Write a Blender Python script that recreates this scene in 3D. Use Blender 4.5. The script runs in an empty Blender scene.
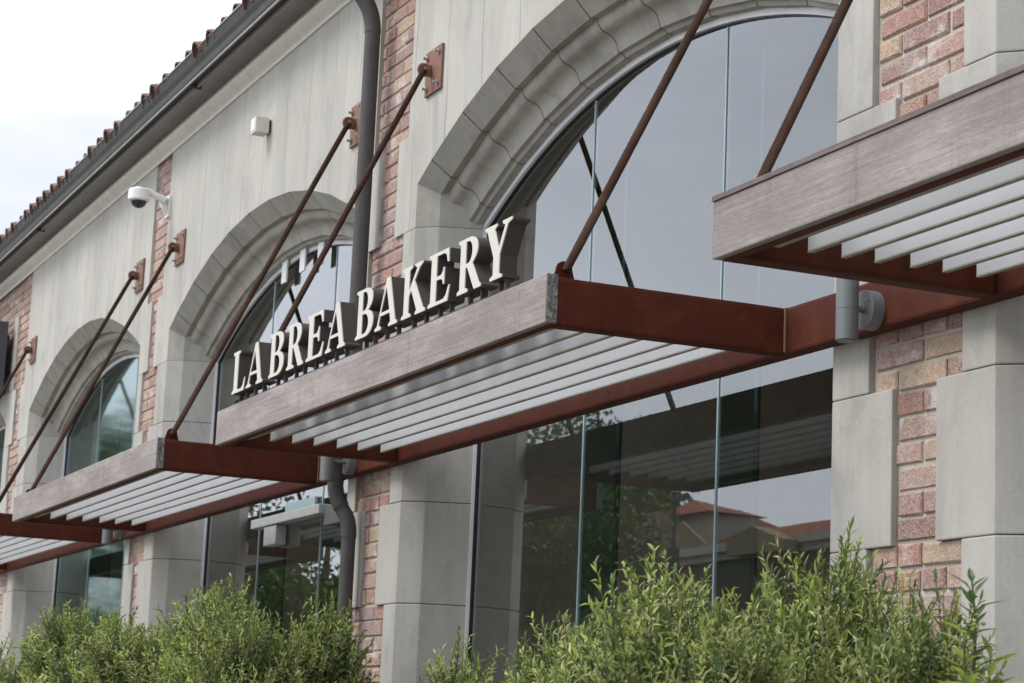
import bpy, bmesh, math, random
from mathutils import Vector, Matrix
R = math.radians
rnd = random.Random(7)
scn = bpy.context.scene
COL = scn.collection

# ------------------------------------------------------------------ materials
def new_mat(name):
    m = bpy.data.materials.new(name); m.use_nodes = True
    nt = m.node_tree; nt.nodes.clear()
    out = nt.nodes.new('ShaderNodeOutputMaterial')
    return m, nt, out
def N(nt, t, **kw):
    n = nt.nodes.new(t)
    for k, v in kw.items():
        if k.startswith('i_'): n.inputs[k[2:].replace('_', ' ')].default_value = v
        else: setattr(n, k, v)
    return n
def pos(nt, scale=(1, 1, 1), loc=(0, 0, 0), rot=(0, 0, 0)):
    g = N(nt, 'ShaderNodeNewGeometry'); mp = N(nt, 'ShaderNodeMapping')
    mp.inputs['Scale'].default_value = scale; mp.inputs['Location'].default_value = loc
    mp.inputs['Rotation'].default_value = rot
    nt.links.new(g.outputs['Position'], mp.inputs['Vector'])
    return mp.outputs[0]
def noise(nt, vec, scale=5, detail=5, rough=.55, dist=0):
    n = N(nt, 'ShaderNodeTexNoise'); nt.links.new(vec, n.inputs['Vector'])
    n.inputs['Scale'].default_value = scale; n.inputs['Detail'].default_value = detail
    n.inputs['Roughness'].default_value = rough; n.inputs['Distortion'].default_value = dist
    return n.outputs['Fac']
def ramp(nt, fac, stops, interp='LINEAR'):
    r = N(nt, 'ShaderNodeValToRGB'); nt.links.new(fac, r.inputs[0]); e = r.color_ramp.elements
    r.color_ramp.interpolation = interp
    while len(e) < len(stops): e.new(.5)
    for i, (p, c) in enumerate(stops):
        e[i].position = p; e[i].color = (c, c, c, 1) if isinstance(c, (int, float)) else (*c, 1)
    return r.outputs[0]
def mixc(nt, fac, a, b, mode='MIX'):
    m = N(nt, 'ShaderNodeMix', data_type='RGBA', blend_type=mode)
    for s, v in ((0, fac), (6, a), (7, b)):
        if hasattr(v, 'links') or hasattr(v, 'is_linked'): nt.links.new(v, m.inputs[s])
        else: m.inputs[s].default_value = v if s == 0 else (*v, 1)
    return m.outputs[2]
def math_(nt, op, a, b=None, c=None):
    m = N(nt, 'ShaderNodeMath', operation=op)
    for i, v in enumerate((a, b, c)):
        if v is None: continue
        if hasattr(v, 'is_linked'): nt.links.new(v, m.inputs[i])
        else: m.inputs[i].default_value = v
    return m.outputs[0]
def bump(nt, h, strength=.3, dist=.01):
    b = N(nt, 'ShaderNodeBump'); nt.links.new(h, b.inputs['Height'])
    b.inputs['Strength'].default_value = strength; b.inputs['Distance'].default_value = dist
    return b.outputs[0]
def finish(nt, out, col, rough=.8, metal=0., nrm=None, spec=.4):
    p = N(nt, 'ShaderNodeBsdfPrincipled')
    for s, v in (('Base Color', col), ('Roughness', rough), ('Metallic', metal), ('Specular IOR Level', spec)):
        if hasattr(v, 'is_linked'): nt.links.new(v, p.inputs[s])
        else: p.inputs[s].default_value = (*v, 1) if s == 'Base Color' else v
    if nrm: nt.links.new(nrm, p.inputs['Normal'])
    nt.links.new(p.outputs[0], out.inputs[0]); return p

def concrete(name, lo, hi, lines=False, dirt=.5):
    m, nt, out = new_mat(name)
    v = pos(nt)
    big = noise(nt, v, 1.1, 6, .6)
    streak = noise(nt, pos(nt, (9, 9, .45)), 1.0, 6, .65, .6)
    fine = noise(nt, v, 60, 4, .7)
    f = math_(nt, 'ADD', math_(nt, 'MULTIPLY', big, .55), math_(nt, 'MULTIPLY', streak, .45))
    c = ramp(nt, f, [(.32, lo), (.52, tuple((a+b)/2 for a, b in zip(lo, hi))), (.68, hi)])
    c = mixc(nt, .35, c, ramp(nt, fine, [(.3, .72), (.6, 1.0)]), 'MULTIPLY')
    # darker mottled stains and drips
    st = ramp(nt, noise(nt, pos(nt, (2.2, 2.2, 1.1)), 1.7, 9, .68, .8), [(.50, 0.), (.70, 1.)])
    c = mixc(nt, math_(nt, 'MULTIPLY', st, dirt), c, tuple(a*.62 for a in lo))
    pits = N(nt, 'ShaderNodeTexVoronoi'); nt.links.new(v, pits.inputs['Vector']); pits.inputs['Scale'].default_value = 38
    sp = ramp(nt, pits.outputs['Distance'], [(.03, 0.), (.08, 1.)])
    c = mixc(nt, .22, c, sp, 'MULTIPLY')
    h = math_(nt, 'ADD', math_(nt, 'MULTIPLY', fine, .35), math_(nt, 'MULTIPLY', streak, .5))
    if lines:
        g = N(nt, 'ShaderNodeNewGeometry'); sx = N(nt, 'ShaderNodeSeparateXYZ'); nt.links.new(g.outputs['Position'], sx.inputs[0])
        wig = math_(nt, 'MULTIPLY', math_(nt, 'SUBTRACT', noise(nt, pos(nt, (.5, .5, 1.3)), 1.0, 4, .6), .5), .16)
        xx = math_(nt, 'ADD', math_(nt, 'ADD', sx.outputs[0], 60.0 + .27), wig)
        fr = math_(nt, 'FRACT', math_(nt, 'DIVIDE', xx, .545))
        d = math_(nt, 'ABSOLUTE', math_(nt, 'SUBTRACT', fr, .5))
        brk = ramp(nt, noise(nt, pos(nt, (3, 3, 1.6), (5, 0, 2)), 1.0, 4, .6), [(.36, .25), (.6, 1.)])
        ln = math_(nt, 'MULTIPLY', ramp(nt, d, [(.004, 1.), (.014, 0.)]), brk)
        c = mixc(nt, math_(nt, 'MULTIPLY', ln, .62), c, (.10, .10, .085))
        # broad board-form tone change from board to board
        cell = math_(nt, 'FLOOR', math_(nt, 'DIVIDE', xx, .545))
        wn = N(nt, 'ShaderNodeTexWhiteNoise', noise_dimensions='1D'); nt.links.new(math_(nt, 'ADD', cell, .5), wn.inputs['W'])
        c = mixc(nt, .55, c, ramp(nt, wn.outputs[0], [(0., .86), (1., 1.04)]), 'MULTIPLY')
        h = math_(nt, 'SUBTRACT', h, math_(nt, 'MULTIPLY', ln, 1.5))
    finish(nt, out, c, .88, 0, bump(nt, h, .35, .006), .25)
    return m

def attr_col(nt, name='Col'):
    a = N(nt, 'ShaderNodeAttribute', attribute_name=name); return a.outputs['Color']

def brick_mat():
    m, nt, out = new_mat('brick')
    v = pos(nt)
    c = attr_col(nt)
    sp = noise(nt, v, 130, 3, .8)
    md = noise(nt, v, 34, 5, .7)
    c = mixc(nt, ramp(nt, sp, [(.46, 0.), (.62, .62)]), c, (.60, .50, .44))
    c = mixc(nt, ramp(nt, sp, [(.30, .6), (.43, 0.)]), c, (.10, .06, .05))
    c = mixc(nt, .6, c, ramp(nt, md, [(.3, .6), (.65, 1.12)]), 'MULTIPLY')
    eff = ramp(nt, noise(nt, pos(nt, (1, 1, 1.5)), 3.6, 9, .7), [(.535, 0.), (.65, .75)])
    c = mixc(nt, eff, c, (.66, .61, .57))
    h = math_(nt, 'ADD', sp, md)
    finish(nt, out, c, .92, 0, bump(nt, h, .9, .008), .2); return m
def mortar_mat():
    m, nt, out = new_mat('mortar'); v = pos(nt)
    a = noise(nt, v, 70, 4, .7); b = noise(nt, v, 3, 6, .6)
    c = mixc(nt, b, (.42, .375, .30), (.58, .54, .46)); c = mixc(nt, .5, c, ramp(nt, a, [(.3, .6), (.7, 1.1)]), 'MULTIPLY')
    finish(nt, out, c, .95, 0, bump(nt, a, .8, .01), .2); return m
def wood_mat(name, lo, mid, hi, grain_axis=0):
    m, nt, out = new_mat(name)
    def ax(l, t, z):
        q = [t, t, z]; q[grain_axis] = l; return tuple(q)
    g1 = noise(nt, pos(nt, ax(1.2, 30, 70)), 1.0, 9, .75, .25)
    fine = noise(nt, pos(nt, ax(28, 160, 190)), 1.0, 6, .8)
    big = noise(nt, pos(nt, ax(1.0, 1.3, 4)), 1.7, 8, .7)
    c = ramp(nt, g1, [(.28, lo), (.50, mid), (.70, hi)])
    c = mixc(nt, .8, c, ramp(nt, fine, [(.33, .66), (.52, .98), (.66, 1.16)]), 'MULTIPLY')
    c = mixc(nt, ramp(nt, big, [(.40, .45), (.60, 0.)]), c, tuple(a*.72 for a in lo))
    c = mixc(nt, ramp(nt, big, [(.54, 0.), (.72, .35)]), c, tuple(min(1, a*1.2) for a in hi))
    crk = ramp(nt, noise(nt, pos(nt, ax(5, 60, 170)), 1.0, 5, .75, .2), [(.30, 1.), (.36, 0.)])
    patch = ramp(nt, noise(nt, pos(nt, ax(1.8, 2, 7), (3, 1, 2)), 1.3, 8, .7), [(.47, 0.), (.60, 1.)])
    c = mixc(nt, math_(nt, 'MULTIPLY', math_(nt, 'MULTIPLY', crk, patch), .9), c, (.05, .04, .038))
    rain = ramp(nt, noise(nt, pos(nt, ax(14, 14, .8)), 1.0, 6, .7), [(.56, 0.), (.72, .45)])
    c = mixc(nt, rain, c, tuple(a*.62 for a in lo))
    finish(nt, out, c, .9, 0, bump(nt, math_(nt, 'SUBTRACT', math_(nt, 'ADD', g1, math_(nt, 'MULTIPLY', fine, .6)), crk), .6, .004), .15); return m
def paint_metal(name, col, rough=.4, var=.25, metal=0., spec=.5, dirt=(.05, .04, .04), b=.1):
    m, nt, out = new_mat(name); v = pos(nt)
    n = noise(nt, v, 7, 8, .65, .3); f = noise(nt, v, 90, 3, .7)
    c = mixc(nt, ramp(nt, n, [(.45, 0.), (.75, var)]), col, dirt)
    c = mixc(nt, .25, c, ramp(nt, f, [(.3, .75), (.7, 1.05)]), 'MULTIPLY')
    ro = ramp(nt, n, [(.3, rough), (.8, min(1, rough+.25))])
    finish(nt, out, c, ro, metal, bump(nt, f, b, .002), spec); return m
def rust_steel(name, base, rust, dark, amount=.5, rough=.45, spec=.2):
    m, nt, out = new_mat(name); v = pos(nt)
    a = noise(nt, v, 5, 9, .7, .4); b = noise(nt, v, 45, 6, .75); s = noise(nt, pos(nt, (6, 6, 1.2)), 1.4, 7, .7, .5)
    c = mixc(nt, ramp(nt, a, [(.50-.1*amount, 0.), (.78, .75)]), base, rust)
    c = mixc(nt, ramp(nt, s, [(.52, 0.), (.80, .7)]), c, dark)
    c = mixc(nt, ramp(nt, b, [(.60, 0.), (.72, .45*amount)]), c, tuple(min(1, x*2.2) for x in rust))
    c = mixc(nt, .3, c, ramp(nt, b, [(.3, .7), (.7, 1.1)]), 'MULTIPLY')
    finish(nt, out, c, ramp(nt, a, [(.3, rough), (.8, .8)]), 0, bump(nt, b, .6, .003), spec); return m

M = {}
M['stone'] = concrete('pale_concrete', (.345, .328, .295), (.46, .444, .403), dirt=.48)
M['panel'] = concrete('board_marked_concrete', (.385, .368, .330), (.495, .478, .434), lines=True, dirt=.36)
M['ring'] = concrete('weathered_concrete', (.29, .274, .234), (.425, .405, .357), dirt=.52)
M['jointdark'] = paint_metal('recessed_joint', (.27, .255, .22), .95, .2)
M['brick'] = brick_mat(); M['mortar'] = mortar_mat()
M['wood'] = wood_mat('weathered_wood', (.215, .185, .170), (.30, .264, .248), (.38, .343, .328))
M['wood_dark'] = wood_mat('weathered_wood_top', (.12, .09, .088), (.20, .16, .155), (.28, .24, .235))
M['oxide'] = rust_steel('red_oxide_steel', (.064, .0125, .0058), (.11, .034, .014), (.020, .008, .005), .5, .6, .16)
M['rod'] = rust_steel('rusty_rod', (.036, .0185, .0135), (.085, .045, .031), (.014, .009, .008), 1.2, .9, .10)
M['plate'] = rust_steel('rusty_plate', (.21, .115, .088), (.25, .115, .055), (.07, .045, .04), .9, .6)
M['zinc'] = paint_metal('zinc_bolt', (.42, .40, .37), .35, .4, .8)
M['blade'] = paint_metal('pale_louvre', (.44, .452, .475), .38, .12, 0, .5, (.3, .27, .22))
M['bladelip'] = paint_metal('louvre_lip', (.30, .285, .25), .7, .4, 0, .15, (.09, .07, .05))
M['light'] = paint_metal('grey_fixture', (.16, .165, .165), .42, .1, .3)
M['pipe'] = paint_metal('bronze_pipe', (.068, .063, .061), .55, .3, .0, .3)
M['gutter'] = paint_metal('grey_gutter', (.062, .064, .060), .7, .25, .0, .15)
M['gutlip'] = paint_metal('gutter_lip', (.30, .30, .285), .5, .2)
M['soffit'] = paint_metal('soffit_paint', (.30, .28, .27), .7, .2)
M['cream'] = paint_metal('cream_trim', (.62, .595, .53), .6, .25, 0, .3, (.25, .23, .19))
M['white'] = paint_metal('white_plastic', (.74, .74, .70), .4, .08)
M['black'] = paint_metal('black_plastic', (.02, .02, .022), .2, .0)
M['bronze'] = paint_metal('dark_bronze', (.062, .047, .045), .6, .15, .0, .2)
M['face'] = paint_metal('ivory_face', (.545, .53, .47), .6, .05, 0, .3)
M['hdr'] = paint_metal('header_metal', (.42, .43, .44), .5, .2)
M['frame'] = paint_metal('pale_aluminium', (.72, .72, .75), .45, .08, .0)
M['dark'] = paint_metal('dark_frame', (.02, .021, .022), .4, .1)
M['panelsign'] = paint_metal('slate_panel', (.05, .055, .07), .4, .1)
M['joint'] = paint_metal('glazing_joint', (.26, .36, .37), .25, .05)
M['findark'] = paint_metal('fin_edge', (.03, .05, .05), .2, .05)
M['inner'] = paint_metal('interior_paint', (.34, .30, .245), .8, .3)
M['innerfloor'] = paint_metal('interior_floor', (.28, .24, .19), .6, .3)
M['teal'] = paint_metal('teal_wall', (.035, .10, .085), .7, .4)
def tile_mat():
    m, nt, out = new_mat('clay_tile'); v = pos(nt)
    a = noise(nt, v, 3.2, 4, .7); b = noise(nt, v, 28, 6, .7)
    c = ramp(nt, a, [(.3, (.085, .06, .052)), (.5, (.17, .085, .066)), (.68, (.26, .18, .15))])
    c = mixc(nt, .5, c, ramp(nt, b, [(.3, .6), (.7, 1.1)]), 'MULTIPLY')
    finish(nt, out, c, .85, 0, bump(nt, b, .4, .004), .25); return m
M['tile'] = tile_mat()
def endgrain():
    m, nt, out = new_mat('wood_end_grain'); v = pos(nt)
    a = noise(nt, pos(nt, (70, 70, 45)), 1.0, 6, .8, 1.2)
    c = ramp(nt, a, [(.38, (.045, .045, .042)), (.52, (.16, .16, .15)), (.68, (.42, .42, .40))])
    finish(nt, out, c, .9, 0, bump(nt, a, .9, .006), .2); return m
M['endgrain'] = endgrain()
def glass(name, ior, tint, gl=(1, 1, 1), ro=.008):
    m, nt, out = new_mat(name)
    lw = N(nt, 'ShaderNodeNewGeometry'); dp = N(nt, 'ShaderNodeVectorMath', operation='DOT_PRODUCT')
    nt.links.new(lw.outputs['Incoming'], dp.inputs[0]); nt.links.new(lw.outputs['Normal'], dp.inputs[1])
    f0 = ((ior-1)/(ior+1))**2
    p5 = math_(nt, 'POWER', math_(nt, 'SUBTRACT', 1.0, math_(nt, 'ABSOLUTE', dp.outputs['Value'])), 5.0)
    frv = math_(nt, 'ADD', math_(nt, 'MULTIPLY', p5, 1-f0), f0)
    tr = N(nt, 'ShaderNodeBsdfTransparent'); tr.inputs[0].default_value = (*tint, 1)
    g = N(nt, 'ShaderNodeBsdfGlossy'); g.inputs['Roughness'].default_value = ro; g.inputs['Color'].default_value = (*gl, 1)
    n = noise(nt, pos(nt, (1, 1, 1)), .9, 2, .5)
    b = bump(nt, n, .03, .02); nt.links.new(b, g.inputs['Normal'])
    mx = N(nt, 'ShaderNodeMixShader'); nt.links.new(frv, mx.inputs[0])
    nt.links.new(tr.outputs[0], mx.inputs[1]); nt.links.new(g.outputs[0], mx.inputs[2])
    nt.links.new(mx.outputs[0], out.inputs[0]); return m
M['glass'] = glass('window_glass', 2.6, (.74, .78, .76), (.98, .985, .99))
M['glass_tinted'] = glass('tinted_glass', 2.4, (.45, .62, .58), (.70, .84, .84), .05)
M['fin'] = glass('glass_fin', 1.5, (.55, .72, .70))
def leaf_mat(name, trans=.3):
    m, nt, out = new_mat(name)
    c = attr_col(nt)
    p = N(nt, 'ShaderNodeBsdfPrincipled'); nt.links.new(c, p.inputs['Base Color'])
    p.inputs['Roughness'].default_value = .42; p.inputs['Specular IOR Level'].default_value = .45
    t = N(nt, 'ShaderNodeBsdfTranslucent'); nt.links.new(mixc(nt, 1, c, (1.1, 1.25, .6), 'MULTIPLY'), t.inputs[0])
    mx = N(nt, 'ShaderNodeMixShader'); mx.inputs[0].default_value = trans
    nt.links.new(p.outputs[0], mx.inputs[1]); nt.links.new(t.outputs[0], mx.inputs[2]); nt.links.new(mx.outputs[0], out.inputs[0])
    return m
M['twig'] = paint_metal('green_twig', (.115, .115, .05), .8, .5, 0, .2, (.12, .085, .045), .3)
M['leaf'] = leaf_mat('shrub_leaf', .36); M['bark'] = paint_metal('bark', (.14, .10, .065), .9, .4, 0, .2, (.05, .035, .02), .6)
def plain(name, lo, hi, sc=2., rough=.9, b=.3):
    m, nt, out = new_mat(name); v = pos(nt)
    a = noise(nt, v, sc, 8, .65); f = noise(nt, v, sc*30, 3, .7)
    c = mixc(nt, a, lo, hi); c = mixc(nt, .4, c, ramp(nt, f, [(.3, .7), (.7, 1.1)]), 'MULTIPLY')
    finish(nt, out, c, rough, 0, bump(nt, f, b, .01), .3); return m
M['asphalt'] = plain('asphalt', (.04, .04, .042), (.065, .065, .065))
M['paving'] = plain('paving', (.26, .243, .212), (.35, .33, .295))
M['kerb'] = plain('kerb', (.3, .3, .28), (.4, .4, .38))
M['paint'] = plain('road_paint', (.6, .6, .58), (.8, .8, .78))
M['render'] = plain('beige_render', (.17, .14, .085), (.23, .19, .12), .5)
M['rendertrim'] = plain('cornice_render', (.30, .285, .24), (.38, .36, .31), .5)
M['wallbrown'] = plain('brown_wall', (.07, .055, .042), (.10, .08, .062), .5)
M['roofred'] = plain('red_roof', (.17, .050, .030), (.25, .085, .05), 2.2)
M['soil'] = plain('soil', (.05, .038, .026), (.09, .07, .05))

# ------------------------------------------------------------------ mesh helpers
class MB:
    def __init__(s): s.v = []; s.f = []; s.mi = []; s.col = []; s.sm = []
    def add(s, verts, faces, mi=0, col=None, smooth=False):
        o = len(s.v); s.v += [tuple(v) for v in verts]
        for f in faces: s.f.append(tuple(i+o for i in f)); s.mi.append(mi); s.col.append(col); s.sm.append(smooth)
    def box(s, x0, x1, y0, y1, z0, z1, mi=0, col=None):
        v = [(x, y, z) for z in (z0, z1) for y in (y0, y1) for x in (x0, x1)]
        s.add(v, [(0, 2, 3, 1), (4, 5, 7, 6), (0, 1, 5, 4), (2, 6, 7, 3), (0, 4, 6, 2), (1, 3, 7, 5)], mi, col)
    def prism(s, poly, z0, z1, mi=0, col=None, axis='z'):
        n = len(poly)
        mk = {'z': lambda p, t: (p[0], p[1], t), 'x': lambda p, t: (t, p[0], p[1]), 'y': lambda p, t: (p[0], t, p[1])}[axis]
        v = [mk(p, z0) for p in poly] + [mk(p, z1) for p in poly]
        s.add(v, [tuple(range(n))[::-1], tuple(range(n, 2*n))] + [(i, (i+1) % n, n+(i+1) % n, n+i) for i in range(n)], mi, col)
    def tube(s, pts, rad, seg=16, mi=0, cap=True, col=None):
        pts = [Vector(p) for p in pts]; rings = []
        rr = rad if isinstance(rad, (list, tuple)) else [rad]*len(pts)
        up = None
        for i, p in enumerate(pts):
            d = (pts[min(i+1, len(pts)-1)] - pts[max(i-1, 0)]).normalized()
            if up is None: up = d.orthogonal().normalized()
            up = (up - d*up.dot(d)).normalized(); b = d.cross(up)
            rings.append([p + (up*math.cos(2*math.pi*k/seg)+b*math.sin(2*math.pi*k/seg))*rr[i] for k in range(seg)])
        v = [q for r_ in rings for q in r_]; f = []
        for i in range(len(pts)-1):
            for k in range(seg):
                f.append((i*seg+k, i*seg+(k+1) % seg, (i+1)*seg+(k+1) % seg, (i+1)*seg+k))
        s.add(v, f, mi, col, True)
        if cap:
            s.add(rings[0], [tuple(range(seg))[::-1]], mi, col); s.add(rings[-1], [tuple(range(seg))], mi, col)
    def build(s, name, mats, parent=None, bevel=0, loc=None):
        me = bpy.data.meshes.new(name); me.from_pydata(s.v, [], s.f)
        mats = mats if isinstance(mats, (list, tuple)) else [mats]
        for m in mats: me.materials.append(m)
        me.polygons.foreach_set('material_index', s.mi); me.polygons.foreach_set('use_smooth', s.sm)
        if any(c is not None for c in s.col):
            a = me.color_attributes.new('Col', 'FLOAT_COLOR', 'CORNER'); buf = []
            for f, c in zip(s.f, s.col): buf += list((*c, 1) if c else (1, 1, 1, 1))*len(f)
            a.data.foreach_set('color', buf)
        me.update()
        bm = bmesh.new(); bm.from_mesh(me)
        if bevel: 
            bmesh.ops.remove_doubles(bm, verts=bm.verts, dist=1e-5)
            bmesh.ops.recalc_face_normals(bm, faces=bm.faces)
            es = [e for e in bm.edges if len(e.link_faces) == 2 and e.calc_face_angle(0) > R(12)]
            bmesh.ops.bevel(bm, geom=es, offset=bevel, segments=2, affect='EDGES', profile=.6, clamp_overlap=True)
        elif not any(c is not None for c in s.col): bmesh.ops.recalc_face_normals(bm, faces=bm.faces)
        bm.to_mesh(me); bm.free()
        o = bpy.data.objects.new(name, me); COL.objects.link(o)
        if parent:
            o.parent = parent; o.matrix_parent_inverse = Matrix.Identity(4)
            w = Vector((0, 0, 0)); q = parent
            while q: w += q.location; q = q.parent
            o.location = -w
        if loc: o.location = loc
        return o
def tag(o, label=None, cat=None, group=None, kind=None):
    if label: o['label'] = label
    if cat: o['category'] = cat
    if group: o['group'] = group
    if kind: o['kind'] = kind
    return o
def empty(name, loc=(0, 0, 0), rz=0):
    o = bpy.data.objects.new(name, None); o.empty_display_size = .2; COL.objects.link(o); o.location = loc; o.rotation_euler.z = rz; return o
def copy_tree(o, parent=None):
    c = o.copy(); COL.objects.link(c)
    if parent: c.parent = parent
    for ch in list(o.children): copy_tree(ch, c)
    return c

# ------------------------------------------------------------------ dimensions (metres); the facade plane is y = 0, bays are 6 m
ORG = {0: -24., 1: -18., 2: -12., 3: -6., 4: 0.}          # canopy / pier origins
PIERS = [-24., -18., -12., -6., 0.]                       # arch-side (right) edge of each pier is origin-0.46
HS = 2.45; CZ = .21                                       # half span, arch centre height
BAYS = {0: -28.01, 1: -21.80, 2: -15.90, 3: -10.01, 4: -4.01}      # window centre lines
# profile of the opening from the wall face inwards: (radius, depth, inset of jamb)
_c = [(5.305, .162), (5.285, .163), (5.262, .172), (5.243, .188), (5.232, .212), (5.224, .236), (5.208, .258), (5.18, .276), (5.132, .290)]
_s = []
for i in range(len(_c)-1):
    p0, p1, p2, p3 = _c[max(i-1, 0)], _c[i], _c[i+1], _c[min(i+2, len(_c)-1)]
    for t in (0, .5):
        _s.append(tuple(.5*((2*p1[q])+(-p0[q]+p2[q])*t+(2*p0[q]-5*p1[q]+4*p2[q]-p3[q])*t*t+(-p0[q]+3*p1[q]-3*p2[q]+p3[q])*t**3) for q in (0, 1)))
PROF = [(5.42, .0), (5.30, .115)]+_s+[(5.132, .290), (5.130, .318), (5.108, .330), (5.106, .388)]
def inset(d): return d*.113/.115 if d <= .115 else .113+(d-.115)/(.388-.115)*.092
ZI = 4.763
bld = empty('shop_building', (-14, 0, 0))
tag(bld, 'long shop building of pale concrete and brick with tall arched windows', 'building')

# --- bricks
PAL = [(.34, .150, .118), (.39, .215, .175), (.40, .205, .14), (.37, .205, .19), (.33, .165, .14), (.31, .135, .115), (.42, .27, .22), (.35, .21, .20), (.38, .175, .125), (.43, .26, .17), (.28, .14, .12)]
def bricks(x0, x1, z0, z1, name):
    b = MB(); p = .0985; k0 = int((z0-2.43)//p)
    k = k0
    while 2.43+p*k < z1:
        zb = 2.43+p*k+.008; zt = zb+p-.0165
        ph = -6.945 if k % 2 else -6.7875
        i0 = math.floor((x0-ph)/.33)
        xx = ph+i0*.33
        while xx < x1:
            parts = [(xx+.0075, xx+.3225)]
            if rnd.random() < .16: mid = xx+.165; parts = [(xx+.0075, mid-.0075), (mid+.0075, xx+.3225)]
            for a, c_ in parts:
                a2, c2 = max(a, x0), min(c_, x1)
                if c2-a2 > .03:
                    col = tuple(.86*q+.052 for q in rnd.choice(PAL)); g = rnd.uniform(.92, 1.14); col = tuple(min(.7, q*g) for q in col)
                    if rnd.random() < (.03 if zb > 3.2 else .20): col = (.47, .34, .235)
                    y = .020+rnd.uniform(-.003, .004); e = rnd.uniform(.004, .008)
                    j = lambda: rnd.uniform(-.0035, .0035)
                    za, zc = max(zb, z0)+j(), min(zt, z1)+j(); a2 += j(); c2 += j()
                    v = [(a2, .05, za), (c2, .05, za), (c2, .05, zc), (a2, .05, zc),
                         (a2, y+e, za), (c2, y+e, za+j()), (c2, y+e, zc), (a2, y+e, zc+j()),
                         (a2+e, y, za+e), (c2-e, y, za+e), (c2-e, y, zc-e), (a2+e, y, zc-e)]
                    f = [(0, 1, 5, 4), (1, 2, 6, 5), (2, 3, 7, 6), (3, 0, 4, 7), (4, 5, 9, 8), (5, 6, 10, 9), (6, 7, 11, 10), (7, 4, 8, 11), (8, 9, 10, 11)]
                    b.add(v, f, 0, col)
            xx += .33
        k += 1
    b.add([(x0-.06, .0315, z0), (x1+.02, .0315, z0), (x1+.02, .0315, z1), (x0-.06, .0315, z1)], [(0, 1, 2, 3)], 1, (1, 1, 1))
    return b.build(name, [M['brick'], M['mortar']], bld)
for pz in PIERS[:4]: bricks(pz-1.28, pz-.60, 1.0, 6.95, 'brick_strip')
bricks(-30., -25.30, 5.40, 6.95, 'brick_wall')

# --- quoin stones beside each opening
ZB = [0., .6, 1.21, 1.82, 2.42, 3.04, 3.63, 4.225, 4.763]
def quoins(side, jx, bx_n, bx_w, narrow_first):
    # side=+1: pier lies on the left of the opening; jx = face edge of the jamb
    for i in range(3, len(ZB)-1):
        z0, z1 = ZB[i], ZB[i+1]
        wide = (i % 2 == 0)
        bx = bx_w if wide else bx_n
        g = .0016
        pl = [(bx, .0), (jx, .0), (jx+side*inset(.115), .115), (jx+side*inset(.388), .388), (jx+side*.2, .42), (bx, .42)]
        b = MB(); b.prism(pl, z0+g, z1-g)
        b.build('quoin_stone', M['stone'], bld, bevel=.006)
    b = MB(); b.box(min(bx_n, jx)+.02, max(bx_n, jx)-.02 if side > 0 else max(bx_n, jx)-.02, .012, .40, 0, ZI)
    b.build('joint_mortar', M['mortar'], bld)
for pz in PIERS:
    i = PIERS.index(pz)
    cR = BAYS[i]; jl = (BAYS.get(i, None) + 2.45) if i in BAYS else None   # right jamb of bay i window
    cN = BAYS.get(i)
# pier k sits between bay k (left) and bay k+1 (right); its origin is PIERS[k]
for k in range(0, 4):
    pz = PIERS[k]
    jR = BAYS[k]+HS        # right jamb of the left-hand window
    jL = BAYS[k+1]-HS      # left jamb of the right-hand window
    ex = .10 if k == 1 else 0.
    quoins(-1, jR, pz-1.295+ex, pz-1.125+ex, True)
    quoins(+1, jL, pz-.665, pz-.83, True)

# --- wall panel with the arch cut in it, and the voussoir ring
def arch_z(x, r): return CZ+math.sqrt(max(r*r-x*x, 0))
def wall_panel(k):
    c = BAYS[k]; lo = (PIERS[k-1]-.665) if k >= 1 else -30.; hi = PIERS[k]-1.295+(.10 if k == 1 else 0.)
    wlo = (PIERS[k-1]-.83) if k >= 1 else -30.; whi = PIERS[k]-1.125+(.10 if k == 1 else 0.)
    b = MB(); top = 6.98; r = 5.42
    if k == 0: top = 5.42
    xs = [c-HS]+[c+5.42*math.sin(q*.0941) for q in (-4.5, -3.5, -2.5, -1.5, -.5, .5, 1.5, 2.5, 3.5, 4.5)]+[c+HS]
    for a, d in zip(xs, xs[1:]):
        za, zd = arch_z(a-c, r), arch_z(d-c, r)
        b.add([(a, 0, za), (d, 0, zd), (d, 0, top), (a, 0, top)], [(0, 1, 2, 3)])
    zs = arch_z(HS, r)
    for (x0, x1, wx, sgn) in ((lo, c-HS, wlo, 1), (c+HS, hi, whi, -1)):
        b.add([(x0, 0, zs), (x1, 0, zs), (x1, 0, top), (x0, 0, top)], [(0, 1, 2, 3)])
        b.add([(x0, 0, ZI), (x1, 0, ZI), (x1, 0, zs), (x0, 0, zs)], [(0, 1, 2, 3)])
        # wide toothing block and returns onto the brick
        e = x0 if sgn > 0 else x1
        a_, d_ = min(wx, e), max(wx, e)
        b.add([(a_, 0, ZI+.003), (d_, 0, ZI+.003), (d_, 0, 5.40), (a_, 0, 5.40)], [(0, 1, 2, 3)])
        b.add([(wx, 0, ZI+.003), (wx, .05, ZI+.003), (wx, .05, 5.40), (wx, 0, 5.40)], [(0, 1, 2, 3)])
        for zz in (ZI+.003, 5.40): b.add([(wx, 0, zz), (wx, .05, zz), (e, .05, zz), (e, 0, zz)], [(0, 1, 2, 3)])
        b.add([(e, 0, 5.40), (e, .05, 5.40), (e, .05, top), (e, 0, top)], [(0, 1, 2, 3)])
    if k == 0: b.box(-30., hi, .055, .3, 5.4, 6.98)
    return b.build('wall_panel', M['panel'], bld)
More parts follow.
